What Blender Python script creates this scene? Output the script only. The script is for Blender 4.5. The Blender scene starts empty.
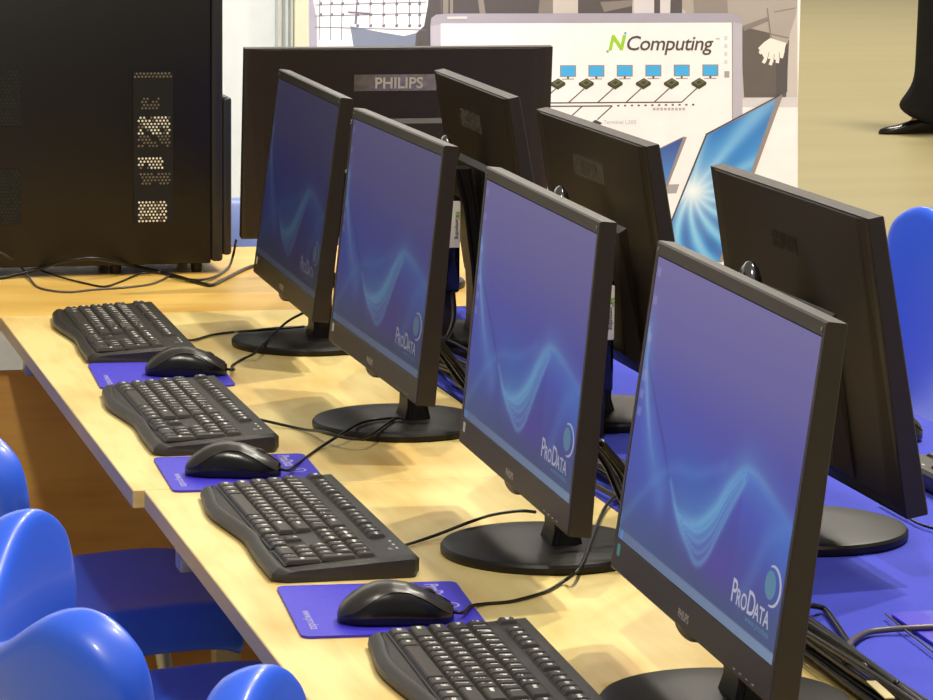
import bpy, bmesh, math, random
import numpy as np
from mathutils import Vector, Matrix, noise
random.seed(7)
C = bpy.context.scene.collection
DT = 0.74                                   # desk top height above the floor
PI = math.pi

# ------------------------------------------------------------------ camera
CAM = np.array([-0.6513, -3.5715, 0.787]); F = 3419.43
RR = np.array([0.9701225, -0.24238269, 0.01062811])
UU = np.array([0.02801584, 0.1554299, 0.98744957])
FF = np.array([0.24099261, 0.9576493, -0.1575766])
def ray(u, v): return FF + (u-466.5)/F*RR - (v-350)/F*UU
def onz(u, v, z=0.0):                       # picture point -> point on a level plane z above the desk
    d = ray(u, v); p = CAM + d*(z-CAM[2])/d[2]; return Vector((p[0], p[1], p[2]+DT))
def ony(u, v, y):                           # picture point -> point on an upright plane across the room
    d = ray(u, v); p = CAM + d*(y-CAM[1])/d[1]; return Vector((p[0], p[1], p[2]+DT))
cd = bpy.data.cameras.new('camera'); cam = bpy.data.objects.new('camera', cd); C.objects.link(cam)
cam.matrix_world = Matrix(((RR[0], UU[0], -FF[0], CAM[0]), (RR[1], UU[1], -FF[1], CAM[1]),
                           (RR[2], UU[2], -FF[2], CAM[2]+DT), (0, 0, 0, 1)))
cd.sensor_width = 36; cd.sensor_fit = 'HORIZONTAL'; cd.lens = F*36/933
cd.clip_start = .05; cd.clip_end = 200
bpy.context.scene.camera = cam

# ------------------------------------------------------------------ materials
def lin(c):
    r = []
    for x in c[:3]:
        x = x/255
        r.append(x/12.92 if x <= .04045 else ((x+.055)/1.055)**2.4)
    return (*r, 1)
def mat(name, col, rough=.5, metal=0, var=.06, scale=30, bump=0, bscale=200, spec=.5, coat=0, stretch=None):
    m = bpy.data.materials.new(name); m.use_nodes = True
    nt = m.node_tree; N = nt.nodes; L = nt.links; b = N['Principled BSDF']
    b.inputs['Roughness'].default_value = rough; b.inputs['Metallic'].default_value = metal
    b.inputs['Specular IOR Level'].default_value = spec
    b.inputs['Coat Weight'].default_value = coat; b.inputs['Coat Roughness'].default_value = .12
    tc = N.new('ShaderNodeTexCoord'); nz = N.new('ShaderNodeTexNoise'); nz.inputs['Scale'].default_value = scale
    nz.inputs['Detail'].default_value = 3
    src = tc.outputs['Object']
    if stretch:
        mp = N.new('ShaderNodeMapping'); mp.inputs['Scale'].default_value = stretch
        L.new(src, mp.inputs['Vector']); src = mp.outputs['Vector']
    L.new(src, nz.inputs['Vector'])
    mr = N.new('ShaderNodeMapRange'); mr.inputs[1].default_value = .3; mr.inputs[2].default_value = .7
    mr.inputs[3].default_value = 1-var; mr.inputs[4].default_value = 1+var
    L.new(nz.outputs['Fac'], mr.inputs[0])
    mx = N.new('ShaderNodeVectorMath'); mx.operation = 'SCALE'
    mx.inputs[0].default_value = lin(col)[:3]; L.new(mr.outputs[0], mx.inputs['Scale'])
    L.new(mx.outputs[0], b.inputs['Base Color'])
    if bump:
        n2 = N.new('ShaderNodeTexNoise'); n2.inputs['Scale'].default_value = bscale
        L.new(tc.outputs['Object'], n2.inputs['Vector'])
        bp = N.new('ShaderNodeBump'); bp.inputs['Strength'].default_value = bump; bp.inputs['Distance'].default_value = .002
        L.new(n2.outputs['Fac'], bp.inputs['Height']); L.new(bp.outputs[0], b.inputs['Normal'])
    return m
def wood(name, light, dark, axis='Y', rough=.45, seed=0.0):
    m = bpy.data.materials.new(name); m.use_nodes = True
    nt = m.node_tree; N = nt.nodes; L = nt.links; b = N['Principled BSDF']
    b.inputs['Roughness'].default_value = rough; b.inputs['Specular IOR Level'].default_value = .35
    tc = N.new('ShaderNodeTexCoord')
    def noisy(sc, st, det, off=0):
        mp = N.new('ShaderNodeMapping'); mp.inputs['Scale'].default_value = st; mp.inputs['Location'].default_value = (off+seed, off, off)
        nz = N.new('ShaderNodeTexNoise'); nz.inputs['Scale'].default_value = sc; nz.inputs['Detail'].default_value = det
        L.new(tc.outputs['Object'], mp.inputs['Vector']); L.new(mp.outputs['Vector'], nz.inputs['Vector']); return nz
    g = (1, .12, 1) if axis == 'Y' else (.12, 1, 1)
    n1 = noisy(60, g, 5); n2 = noisy(7, (1, .55, 1) if axis == 'Y' else (.55, 1, 1), 2, 3.7)
    add = N.new('ShaderNodeMath'); add.operation = 'MULTIPLY_ADD'; add.inputs[1].default_value = .35
    L.new(n1.outputs['Fac'], add.inputs[0]); L.new(n2.outputs['Fac'], add.inputs[2])
    cr = N.new('ShaderNodeValToRGB'); e = cr.color_ramp.elements
    e[0].position = .56; e[0].color = lin(light); e[1].position = .95; e[1].color = lin(dark)
    L.new(add.outputs[0], cr.inputs['Fac']); L.new(cr.outputs['Color'], b.inputs['Base Color'])
    return m
def pic_mat(name, strength=1.0, emit=True):
    m = bpy.data.materials.new(name); m.use_nodes = True
    nt = m.node_tree; N = nt.nodes; L = nt.links; b = N['Principled BSDF']
    at = N.new('ShaderNodeVertexColor'); at.layer_name = 'pic'
    if emit:
        b.inputs['Base Color'].default_value = (.01, .01, .012, 1); b.inputs['Roughness'].default_value = .45; b.inputs['Specular IOR Level'].default_value = .12
        L.new(at.outputs['Color'], b.inputs['Emission Color']); b.inputs['Emission Strength'].default_value = strength
    else:
        L.new(at.outputs['Color'], b.inputs['Base Color']); b.inputs['Roughness'].default_value = .6
    return m
def emis(name, col, s=1.0):
    m = mat(name, (10, 10, 10), .5); b = m.node_tree.nodes['Principled BSDF']
    b.inputs['Emission Color'].default_value = lin(col); b.inputs['Emission Strength'].default_value = s
    return m
M = {}
M['black'] = mat('black_matt_plastic', (40, 30, 20), .42, var=.08, scale=40, bump=.25, bscale=900)
M['bezel'] = mat('black_bezel_plastic', (46, 38, 28), .4, var=.06, scale=40, bump=.2, bscale=1200)
M['gloss'] = mat('glossy_black_plastic', (12, 12, 13), .12, var=.04)
M['base'] = mat('stand_base_plastic', (24, 20, 16), .42, var=.1, scale=25, spec=.32)
M['key'] = mat('keycap_plastic', (54, 48, 40), .45, var=.08, bump=.2, bscale=1500)
M['kbody'] = mat('keyboard_body_plastic', (48, 44, 38), .4, var=.06, bump=.3, bscale=1500)
M['kdark'] = mat('keyboard_well', (32, 29, 25), .6)
M['legend'] = mat('white_legend_ink', (225, 225, 220), .5, var=.02)
M['mtop'] = mat('mouse_satin_top', (56, 52, 47), .3, var=.05, scale=20)
M['mside'] = mat('mouse_gloss_side', (16, 15, 15), .25, var=.05)
M['pad'] = mat('mousepad_print', (62, 50, 205), .5, var=.05, scale=60, bump=.2, bscale=900)
M['padink'] = mat('mousepad_ink', (190, 185, 235), .6, var=.02)
M['cable'] = mat('black_cable_rubber', (26, 23, 20), .35, var=.06)
M['cablegrey'] = mat('grey_cable_rubber', (92, 84, 84), .35, var=.06)
M['cabletag'] = mat('paper_cable_tag', (205, 190, 140), .6)
M['wood'] = wood('birch_laminate', (244, 222, 150), (212, 172, 92), 'Y', .42)
M['woodback'] = wood('beech_laminate', (238, 198, 108), (214, 164, 72), 'X', .42, 5)
M['woodedge'] = mat('table_edge_band', (196, 172, 140), .5, var=.08, scale=20, stretch=(1, .1, 1))
M['woodend'] = mat('table_end_grain', (225, 195, 120), .55, var=.1, scale=60)
M['panelwood'] = wood('beech_modesty_panel', (226, 172, 92), (190, 130, 58), 'X', .5, 9)
M['metal'] = mat('brushed_steel', (175, 172, 165), .35, 1, .05, 60, stretch=(1, 1, .1))
M['legpaint'] = mat('cream_leg_paint', (205, 190, 150), .4, var=.05)
M['cloth'] = mat('blue_table_cloth', (74, 82, 204), .8, var=.09, scale=9, bump=.5, bscale=700, spec=.2)
M['chair'] = mat('blue_chair_plastic', (54, 106, 248), .36, var=.03, scale=5, coat=.25)
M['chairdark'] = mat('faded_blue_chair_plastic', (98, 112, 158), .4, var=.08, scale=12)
M['white'] = mat('banner_white', (250, 246, 246), .6, var=.01)
M['wall'] = mat('white_partition', (232, 235, 235), .6, var=.02)
M['wallpost'] = mat('partition_post', (196, 198, 192), .4, var=.03)
M['cream'] = mat('partition_cream', (232, 226, 200), .5, var=.02)
M['skin'] = mat('skin', (205, 160, 130), .5)
M['trouser'] = mat('black_trouser_cloth', (26, 25, 32), .85, var=.2, scale=20)
M['shirt'] = mat('grey_shirt_cloth', (120, 120, 128), .85, var=.1)
M['shoe'] = mat('black_leather', (26, 20, 16), .25, var=.1)
M['hair'] = mat('dark_hair', (40, 30, 24), .6)
M['tower'] = mat('black_case_steel', (18, 14, 11), .38, var=.08, scale=30, bump=.25, bscale=900)
M['towerbezel'] = mat('black_case_bezel', (42, 42, 44), .35, var=.05)
M['ventdark'] = mat('vent_recess', (12, 11, 9), .7)
M['ventlight'] = mat('lit_vent_dots', (250, 246, 225), .45, var=.2, scale=90)  # light showing through the perforations, painted as pale dots
M['ventgrey'] = mat('dim_vent_dots', (120, 112, 92), .5, var=.3, scale=90)  # weaker light through the holes, also put into the colour
M['ventgreen'] = mat('circuit_board_green', (26, 38, 24), .5, var=.4, scale=120)
M['platelab'] = mat('clear_label_film', (118, 112, 102), .22, var=.25, scale=130)
M['platemetal'] = mat('silver_brand_plate', (170, 162, 140), .25, .8, .2, 90)
M['silverink'] = mat('silver_lettering', (196, 190, 174), .3, 0, .05)
M['blackink'] = mat('black_lettering', (8, 8, 8), .3)
M['chrome'] = mat('dark_chrome', (130, 128, 128), .14, .95)
M['tealsticker'] = mat('teal_sticker', (80, 175, 175), .4)
M['whitesticker'] = mat('pale_sticker', (215, 218, 215), .4)
M['tcwhite'] = mat('thin_client_white', (252, 246, 226), .35, var=.03)
M['green'] = mat('green_ink', (150, 205, 60), .5)
M['greyink'] = mat('grey_ink', (98, 88, 84), .5)
def pm(n, c): M[n] = mat('print_'+n, c, .6, var=.03, scale=20)
for n, c in dict(p_white=(250, 245, 247), p_lilac=(172, 166, 182), p_frame=(190, 184, 198), p_plaid=(246, 240, 242), p_line=(120, 116, 138),
                 p_jean=(128, 136, 158), p_dark=(92, 86, 88), p_mid=(150, 140, 134), p_shirt=(176, 166, 160), p_fold=(140, 130, 126), p_pants=(104, 96, 92),
                 p_hand=(248, 238, 230), p_strip=(218, 212, 216), p_blue=(70, 178, 240), p_box=(66, 66, 52), p_boxtop=(110, 112, 70), p_ink=(84, 76, 74),
                 p_faint=(190, 182, 184), p_green=(160, 210, 50), p_cyan=(80, 180, 215), p_tan=(205, 196, 190), p_grey=(172, 164, 170), p_bez=(150, 140, 140), p_bezd=(74, 70, 78)).items():
    pm(n, c)

# ------------------------------------------------------------------ mesh helpers
def obj(name, bm, mats, parent=None, smooth=None):
    me = bpy.data.meshes.new(name); bm.normal_update(); bm.to_mesh(me); bm.free()
    for m in (mats if isinstance(mats, (list, tuple)) else [mats]): me.materials.append(m)
    if smooth is not None:
        for p in me.polygons: p.use_smooth = True
        if smooth < 179: me.set_sharp_from_angle(angle=math.radians(smooth))
    o = bpy.data.objects.new(name, me); C.objects.link(o)
    if parent: o.parent = parent
    return o
def tag(o, label, cat, group=None, kind=None):
    o['label'] = label; o['category'] = cat
    if group: o['group'] = group
    if kind: o['kind'] = kind
    return o
def thing(name, label, cat, loc=(0, 0, 0), rotz=0, group=None):
    o = bpy.data.objects.new(name, None); C.objects.link(o); o.empty_display_size = .05
    o.location = loc; o.rotation_euler = (0, 0, rotz)
    return tag(o, label, cat, group)
def struct(o): o['kind'] = 'structure'; return o
def copy_tree(o, parent=None):
    c = o.copy(); C.objects.link(c); c.parent = parent
    for ch in list(o.children): copy_tree(ch, c)
    return c
def box(bm, x0, x1, y0, y1, z0, z1, mi=0, bev=0, seg=2):
    r = bmesh.ops.create_cube(bm, size=1)
    vs = r['verts']
    for v in vs:
        v.co = Vector((x0+(v.co.x+.5)*(x1-x0), y0+(v.co.y+.5)*(y1-y0), z0+(v.co.z+.5)*(z1-z0)))
    fs = {f for v in vs for f in v.link_faces}
    for f in fs: f.material_index = mi
    if bev:
        es = list({e for v in vs for e in v.link_edges})
        r = bmesh.ops.bevel(bm, geom=es, offset=bev, segments=seg, affect='EDGES', profile=.5)
        for f in r['faces']: f.material_index = mi
def frustum(bm, c, a, b, z0, z1, mi=0, off=(0, 0)):     # rectangular taper: half sizes a at z0, b at z1
    vs = []
    for (hx, hy), z, (ox, oy) in ((a, z0, (0, 0)), (b, z1, off)):
        for sx, sy in ((-1, -1), (1, -1), (1, 1), (-1, 1)):
            vs.append(bm.verts.new((c[0]+sx*hx+ox, c[1]+sy*hy+oy, z)))
    F_ = [(0, 3, 2, 1), (4, 5, 6, 7)]+[(i, (i+1) % 4, 4+(i+1) % 4, 4+i) for i in range(4)]
    for f in F_: bm.faces.new([vs[i] for i in f]).material_index = mi
    return vs
def rings(bm, rs, closed=True, cap=True, mi=0):
    R = [[bm.verts.new(p) for p in r] for r in rs]
    n = len(R[0])
    for a, b in zip(R, R[1:]):
        for i in range(n if closed else n-1):
            j = (i+1) % n
            f = bm.faces.new((a[i], a[j], b[j], b[i])); f.material_index = mi
    if cap and closed:
        bm.faces.new(R[0][::-1]).material_index = mi; bm.faces.new(R[-1]).material_index = mi
    return R
def lathe(bm, prof, n=48, c=(0, 0), sx=1, sy=1, mi=0):
    rings(bm, [[(c[0]+r*sx*math.cos(2*PI*i/n), c[1]+r*sy*math.sin(2*PI*i/n), z) for i in range(n)] for r, z in prof], mi=mi)
def smooth_path(pts, n=8):
    pts = [Vector(p) for p in pts]
    if len(pts) < 3: return pts
    P = [pts[0]*2-pts[1]]+pts+[pts[-1]*2-pts[-2]]; out = []
    for i in range(1, len(P)-2):
        a, b, c, d = P[i-1:i+3]
        for k in range(n):
            t = k/n
            out.append(.5*((2*b)+(c-a)*t+(2*a-5*b+4*c-d)*t*t+(3*b-a-3*c+d)*t**3))
    out.append(pts[-1]); return out
def tube(bm, pts, r, n=8, mi=0, sm=True):
    P = smooth_path(pts) if sm else [Vector(p) for p in pts]
    rs = []; up = Vector((0, 0, 1)); prev = None
    for i, p in enumerate(P):
        t = (P[min(i+1, len(P)-1)]-P[max(i-1, 0)])
        if t.length < 1e-9: t = Vector((1, 0, 0))
        t.normalize()
        if prev is None:
            a = t.cross(up)
            if a.length < .1: a = t.cross(Vector((1, 0, 0)))
        else: a = prev-t*prev.dot(t)
        a.normalize(); prev = a; b = t.cross(a)
        rr = r(i/(len(P)-1)) if callable(r) else r
        rs.append([p+a*rr*math.cos(2*PI*k/n)+b*rr*math.sin(2*PI*k/n) for k in range(n)])
    rings(bm, rs, mi=mi)
def text_polys(s, size=1, shear=0, bold=0, spacing=1, align='LEFT', ext=0):
    c = bpy.data.curves.new('t', 'FONT'); c.body = s; c.size = size; c.shear = shear; c.offset = bold
    c.space_character = spacing; c.align_x = align; c.resolution_u = 3; c.extrude = ext
    o = bpy.data.objects.new('t', c); C.objects.link(o)
    dg = bpy.context.evaluated_depsgraph_get(); e = o.evaluated_get(dg); me = e.to_mesh()
    vs = [v.co.copy() for v in me.vertices]; fs = [tuple(p.vertices) for p in me.polygons]
    e.to_mesh_clear(); bpy.data.objects.remove(o); bpy.data.curves.remove(c)
    return vs, fs
def add_text(bm, fn, s, mi=0, **k):
    vs, fs = text_polys(s, **k); V = [bm.verts.new(fn(v.x, v.y, v.z)) for v in vs]
    for f in fs:
        try: bm.faces.new([V[i] for i in f]).material_index = mi
        except ValueError: pass
def poly(bm, pts, mi=0):
    f = bm.faces.new([bm.verts.new(p) for p in pts]); f.material_index = mi; return f
def NB(): return bmesh.new()

# ------------------------------------------------------------------ setting
b = NB(); box(b, -8, 14, -5, 34, -.05, 0)
mfl = mat('hall_floor_vinyl', (206, 192, 142), .35, var=.05, scale=1.2, stretch=(.35, 2.2, 1), spec=.4)  # streaks mix plank tone with floor reflections put into the colour
nt = mfl.node_tree
struct(obj('floor', b, mfl))
b = NB(); box(b, -3.2, .8, 3.5, 3.56, 0, 2.6)
struct(obj('wall_back', b, M['wall']))
for k, (u0, u1, m) in enumerate(((276.5, 281, 'wallpost'), (289.5, 292.5, 'wallpost'))):
    a, c = ony(u0, 60, 3.48), ony(u1, 60, 3.48)
    b = NB(); box(b, a.x, c.x, 3.47, 3.4995, 0, 2.6, bev=.002)
    struct(obj('trim_%d' % (k+1), b, M[m]))
a, c = ony(293.5, 60, 3.49), ony(312, 60, 3.49)
b = NB(); box(b, a.x, c.x, 3.485, 3.4995, 0, 2.6); struct(obj('trim_3', b, M['cream']))

b = NB(); box(b, -3.2, .8, 3.492, 3.4998, 0, .47); struct(obj('wall_shade_back', b, mat('wall_shade_grey', (140, 138, 134), .6)))  # grey strip paints the shade on the wall below table height
# ------------------------------------------------------------------ tables
TH = .022
def legs(t, xs, ys, m, z1, s=.02, name='leg'):
    for x in xs:
        for y in ys:
            bb = NB(); box(bb, x-s, x+s, y-s, y+s, 0, z1, bev=.003); obj(name, bb, m, t, 40)
def wooden_table(label, x0, x1, y0, y1):
    t = thing('wooden_table', label, 'table', (0, 0, 0), 0)
    bb = NB(); box(bb, x0, x1, y0, y1, DT-TH, DT, bev=.0012, seg=1)
    bb.normal_update()
    for f in bb.faces:
        n = f.normal
        f.material_index = 0 if n.z > .5 else (2 if abs(n.y) > .7 else 1)
    obj('tabletop', bb, [M['wood'], M['woodedge'], M['woodend']], t)
    legs(t, (x0+.33, x1-.05), (y0+.12, y1-.12), M['legpaint'], DT-TH)
    bb = NB(); box(bb, x0+.025, x1-.02, y1-.085, y1-.06, DT-.058, DT-TH, bev=.002); obj('cross_rail', bb, M['legpaint'], t, 40)
    bb = NB(); box(bb, x0+.026, x0+.05, y1-.095, y1-.06, DT-.078, DT-.057, bev=.002); obj('rail_end_bracket', bb, M['metal'], t, 40)
    return t
XR = .44
wooden_table('birch table with the two farther front monitors, its corner jutting out left', -.0774, XR-.003, .2825, 1.6495)
wooden_table('nearest birch table carrying the two largest front monitors', -.0646, XR, -1.12, .2788)
t = thing('back_table', 'orange-toned beech table at the back under the black computer tower', 'table')
b = NB(); box(b, -.75, 1.05, 1.652, 2.42, DT-TH, DT, bev=.0012, seg=1); b.normal_update()
for f in b.faces: f.material_index = 0 if f.normal.z > .5 else 1
obj('tabletop', b, [M['woodback'], M['woodedge']], t)
b = NB(); box(b, -.7, 1.0, 1.735, 1.753, .06, DT-.1); obj('modesty_panel', b, M['panelwood'], t)
for x in (-.7, 1.0):
    b = NB(); box(b, x-.02, x+.02, 1.70, 2.38, 0, DT-TH, bev=.002); obj('side_panel', b, M['panelwood'], t)
t = thing('display_table', 'long table standing under the blue cloth behind the wooden tables', 'table')
b = NB(); box(b, XR+.012, .995, -1.2, 1.645, DT-TH-.006, DT-.006); obj('tabletop', b, M['wood'], t)
legs(t, (XR+.05, .95), (-1.14, .2, 1.58), M['metal'], DT-TH-.006)
# blue cloth: top sheet with soft waves and a hem hanging down its free edges
b = NB(); nx, ny = 30, 120; X0, X1, Y0, Y1 = XR+.003, 1.008, -1.21, 1.648
rows = []
for j in range(ny+1):
    y = Y0+(Y1-Y0)*j/ny; row = []
    for i in range(nx+1):
        x = X0+(X1-X0)*i/nx
        z = DT-.0015+.0008*noise.noise(Vector((x*9, y*9, 0)))
        row.append((x, y, z))
    for k in range(1, 14):                  # hanging side with folds
        f = min(1, k/4)
        row.append((X1+.006+f*.018*math.sin(y*23+1.3*math.sin(y*7))+f*.012, y, DT-.0015-.004-k*.04))
    rows.append(row)
V = [[b.verts.new(p) for p in r] for r in rows]
for r0, r1 in zip(V, V[1:]):
    for i in range(len(r0)-1): b.faces.new((r0[i], r0[i+1], r1[i+1], r1[i]))
o = obj('tablecloth', b, M['cloth'], smooth=180)
md = o.modifiers.new('thick', 'SOLIDIFY'); md.thickness = .003; md.offset = -1
tag(o, 'bright blue cloth covering the table behind the wooden tables', 'tablecloth')

# ------------------------------------------------------------------ screen picture
def sp(pts, n=24):
    return np.array([((p.x-.021)/.9616, (p.y-.1)/.856) for p in smooth_path([(x, y, 0) for x, y in pts], n)])
S1 = sp([(.02, .70), (.06, .64), (.15, .53), (.237, .434), (.323, .325), (.393, .291), (.483, .301), (.573, .373), (.634, .455), (.70, .517), (.759, .526), (.847, .505), (.966, .467), (1.02, .45)])
S2 = sp([(.30, .36), (.375, .274), (.45, .226), (.517, .197), (.571, .238), (.613, .315), (.668, .415), (.724, .504)])
S3 = sp([(.0, .13), (.052, .185), (.188, .32), (.308, .402), (.45, .43), (.6, .5)])
S4 = sp([(.78, .2), (.83, .3), (.88, .40), (.97, .455)])
S5 = sp([(.03, .74), (.05, .62), (.10, .50), (.16, .40), (.25, .30)])
def dist(P, Q):
    d = np.full(len(P), 9.0); a = np.array([1.0, .62])
    for q in range(0, len(Q)): d = np.minimum(d, np.hypot(*(((P-Q[q])*a).T)))
    return d
def srgb(c):
    c = np.asarray(c, float)/255; return np.where(c <= .04045, c/12.92, ((c+.055)/1.055)**2.4)
def wallpaper(u, v, bright):
    P = np.stack([u, v], 1); n = len(P)
    stops = [0, .12, .22, .38, .55, .75, 1]
    cols = np.array([(74, 86, 122), (72, 82, 122), (74, 74, 148), (74, 74, 170), (82, 82, 166), (103, 97, 160), (115, 108, 160)], float)  # upper stops paler: angle wash and room reflection put into the colour
    c = np.stack([np.interp(v, stops, cols[:, k]) for k in range(3)], 1)
    def blend(c, col, w): return c*(1-w[:, None])+np.array(col, float)*w[:, None]
    c = blend(c, (66, 94, 182), .6*np.exp(-(((u-.12)/.2)**2+((v-.28)/.22)**2)))
    c = blend(c, (60, 108, 182), .62*np.exp(-(((u-.44)/.17)**2+((v-.33)/.13)**2)))
    c = blend(c, (92, 66, 170), .55*np.exp(-(((u-.60)/.25)**2+((v-.15)/.07)**2)))
    c = blend(c, (70, 110, 190), .6*np.exp(-(((u-.97)/.10)**2+((v-.33)/.12)**2)))
    d1, d2, d3, d4, d5 = (dist(P, q) for q in (S1, S2, S3, S4, S5))
    # veil between the two wave lines
    y1 = np.interp(u, S1[:, 0], S1[:, 1]); y2 = np.interp(u, S2[:, 0], S2[:, 1])
    ins = ((u > .3) & (u < .724) & (v < y1) & (v > y2)).astype(float)
    fr = np.clip((v-y2)/np.maximum(y1-y2, 1e-3), 0, 1)
    c = blend(c, (92, 158, 204), ins*(.2+.42*fr**1.5))
    c = blend(c, (128, 182, 212), .6*np.exp(-(d1/.013)**2)*np.clip((u-.3)/.15, 0, 1)*np.clip((1.1-u)/.45, 0, 1))
    c = blend(c, (96, 160, 208), .45*np.exp(-(d1/.045)**2)*np.clip((u-.3)/.1, 0, 1)*np.clip((1.05-u)/.35, 0, 1))
    c = blend(c, (56, 60, 130), .6*np.exp(-(d1/.006)**2)*np.clip((.33-u)/.08, 0, 1))
    c = blend(c, (120, 190, 218), .4*np.exp(-(d2/.008)**2))
    und = np.clip((u-.6)/.12, 0, 1)*(v < y1)*np.exp(-np.maximum(0, y1-v)/.17)*np.clip((v-y2*(u < .724))/.05, 0, 1)
    c = blend(c, (72, 118, 205), .5*und)
    for k in (.25, .5, .75):
        w = ins*np.exp(-((fr-k)/.05)**2)*.25; c = blend(c, (150, 205, 225), w)
    c = blend(c, (96, 158, 212), .22*np.exp(-(d3/.014)**2))
    c = blend(c, (96, 150, 212), .24*np.exp(-(d4/.024)**2))
    c = blend(c, (150, 178, 222), .6*np.exp(-(d5/.010)**2)*np.clip((v-.3)/.2, 0, 1))
    c = blend(c, (96, 150, 205), .35*np.exp(-(d5/.04)**2))
    tb = (v < .035).astype(float)
    tbc = np.stack([np.interp(u, [0, .3, 1], [96, 106, 122]), np.interp(u, [0, .3, 1], [110, 122, 142]), np.interp(u, [0, .3, 1], [144, 154, 170])], 1)
    c = c*(1-tb[:, None])+tbc*tb[:, None]
    orb = np.hypot((u-.025), (v-.018)*.6) < .010
    c[orb] = (70, 140, 200)
    for k, vv in enumerate((.95, .85, .72, .585, .52, .455)):    # desktop icons
        ic = (abs(u-.022) < .012) & (abs(v-vv) < .016); c[ic] = c[ic]*.7+np.array((180, 180, 210))*.3
    gl = srgb(c)*bright
    return np.concatenate([gl, np.ones((n, 1))], 1)
W, H, ZB = .516, .3144, .0736
SX0, SX1, SZ0, SZ1 = -.0108, .0108, .1*H, .956*H
SL, SR = W/2-.0108, -W/2+.0090               # screen left (far side, +y) and right edges
def screen_mesh(bright):
    nu, nv = 200, 130
    b = NB(); V = []
    for j in range(nv+1):
        V.append([b.verts.new((-.0006, SL+(SR-SL)*i/nu, SZ0+(SZ1-SZ0)*j/nv)) for i in range(nu+1)])
    for j in range(nv):
        for i in range(nu): b.faces.new((V[j][i], V[j][i+1], V[j+1][i+1], V[j+1][i]))
    me = bpy.data.meshes.new('screen'); b.to_mesh(me); b.free()
    a = me.color_attributes.new('pic', 'FLOAT_COLOR', 'POINT')
    u = np.tile(np.arange(nu+1)/nu, nv+1); v = np.repeat(np.arange(nv+1)/nv, nu+1)
    a.data.foreach_set('color', wallpaper(u, v, 1.0).astype(np.float32).ravel())
    return me
M['scr'] = [pic_mat('lcd_picture_%s' % w, s) for w, s in (('deep', .17), ('dim', .40), ('mid', .70), ('bright', .84))]  # same picture; oblique-view dimming of farther screens put into the strength
LOGO = [emis('screen_logo_%s' % w, (182, 182, 200), s) for w, s in (('deep', .14), ('dim', .36), ('mid', .62), ('bright', .8))]
GLOBE = [emis('screen_globe_%s' % w, (84, 128, 156), s) for w, s in (('deep', .17), ('dim', .40), ('mid', .70), ('bright', .84))]

# ------------------------------------------------------------------ monitor
def casing_bm():
    b = NB()
    def ring(x, dy, z0, z1): return [(x, -W/2+dy, z0), (x, W/2-dy, z0), (x, W/2-dy, z1), (x, -W/2+dy, z1)]
    dt, db = .016, .0229
    def side(f, dy=0): return [(db*f, -W/2+dy, dy), (db*f, W/2-dy, dy), (dt*f, W/2-dy, H-dy), (dt*f, -W/2+dy, H-dy)]
    R0 = ring(.0005, .0, .0, H)
    rs = [[(.001, SR, SZ0), (.001, SL, SZ0), (.001, SL, SZ1), (.001, SR, SZ1)],
          [(-.001, SR-.0012, SZ0-.0012), (-.001, SL+.0012, SZ0-.0012), (-.001, SL+.0012, SZ1+.0012), (-.001, SR-.0012, SZ1+.0012)],
          ring(-.001, .0018, .0018, H-.0018), ring(.0006, 0, 0, H), side(1), side(1.03, .001), side(1.04, .006)]
    rings(b, rs, cap=False)
    b.faces.new([v for v in b.verts][-4:][::-1])
    bmesh.ops.recalc_face_normals(b, faces=b.faces)
    return b
def shell_bm():                              # chamfered rear shell and its lower bulge
    b = NB()
    def q(x0, x1, y, z0, z1): return [(x0, -y, z0), (x0, y, z0), (x1, y, z1), (x1, -y, z1)]
    rings(b, [q(.0226, .0157, W/2-.0012, .0012, H-.0012), q(.0285, .0180, W/2-.030, .014, H-.0022), q(.0290, .0182, W/2-.034, .018, H-.003)])
    rings(b, [q(.030, .0225, .13, .02, .198), q(.046, .0300, .115, .034, .191), q(.047, .0305, .11, .04, .186)])
    bmesh.ops.recalc_face_normals(b, faces=b.faces)
    return b
def front_text(x, y0, z0): return lambda a, c, d: (x-d, y0-a, z0+c)
def rear_text(x, y0, z0, k=0): return lambda a, c, d: (x+d-k*(c), y0+a, z0+c)
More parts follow.
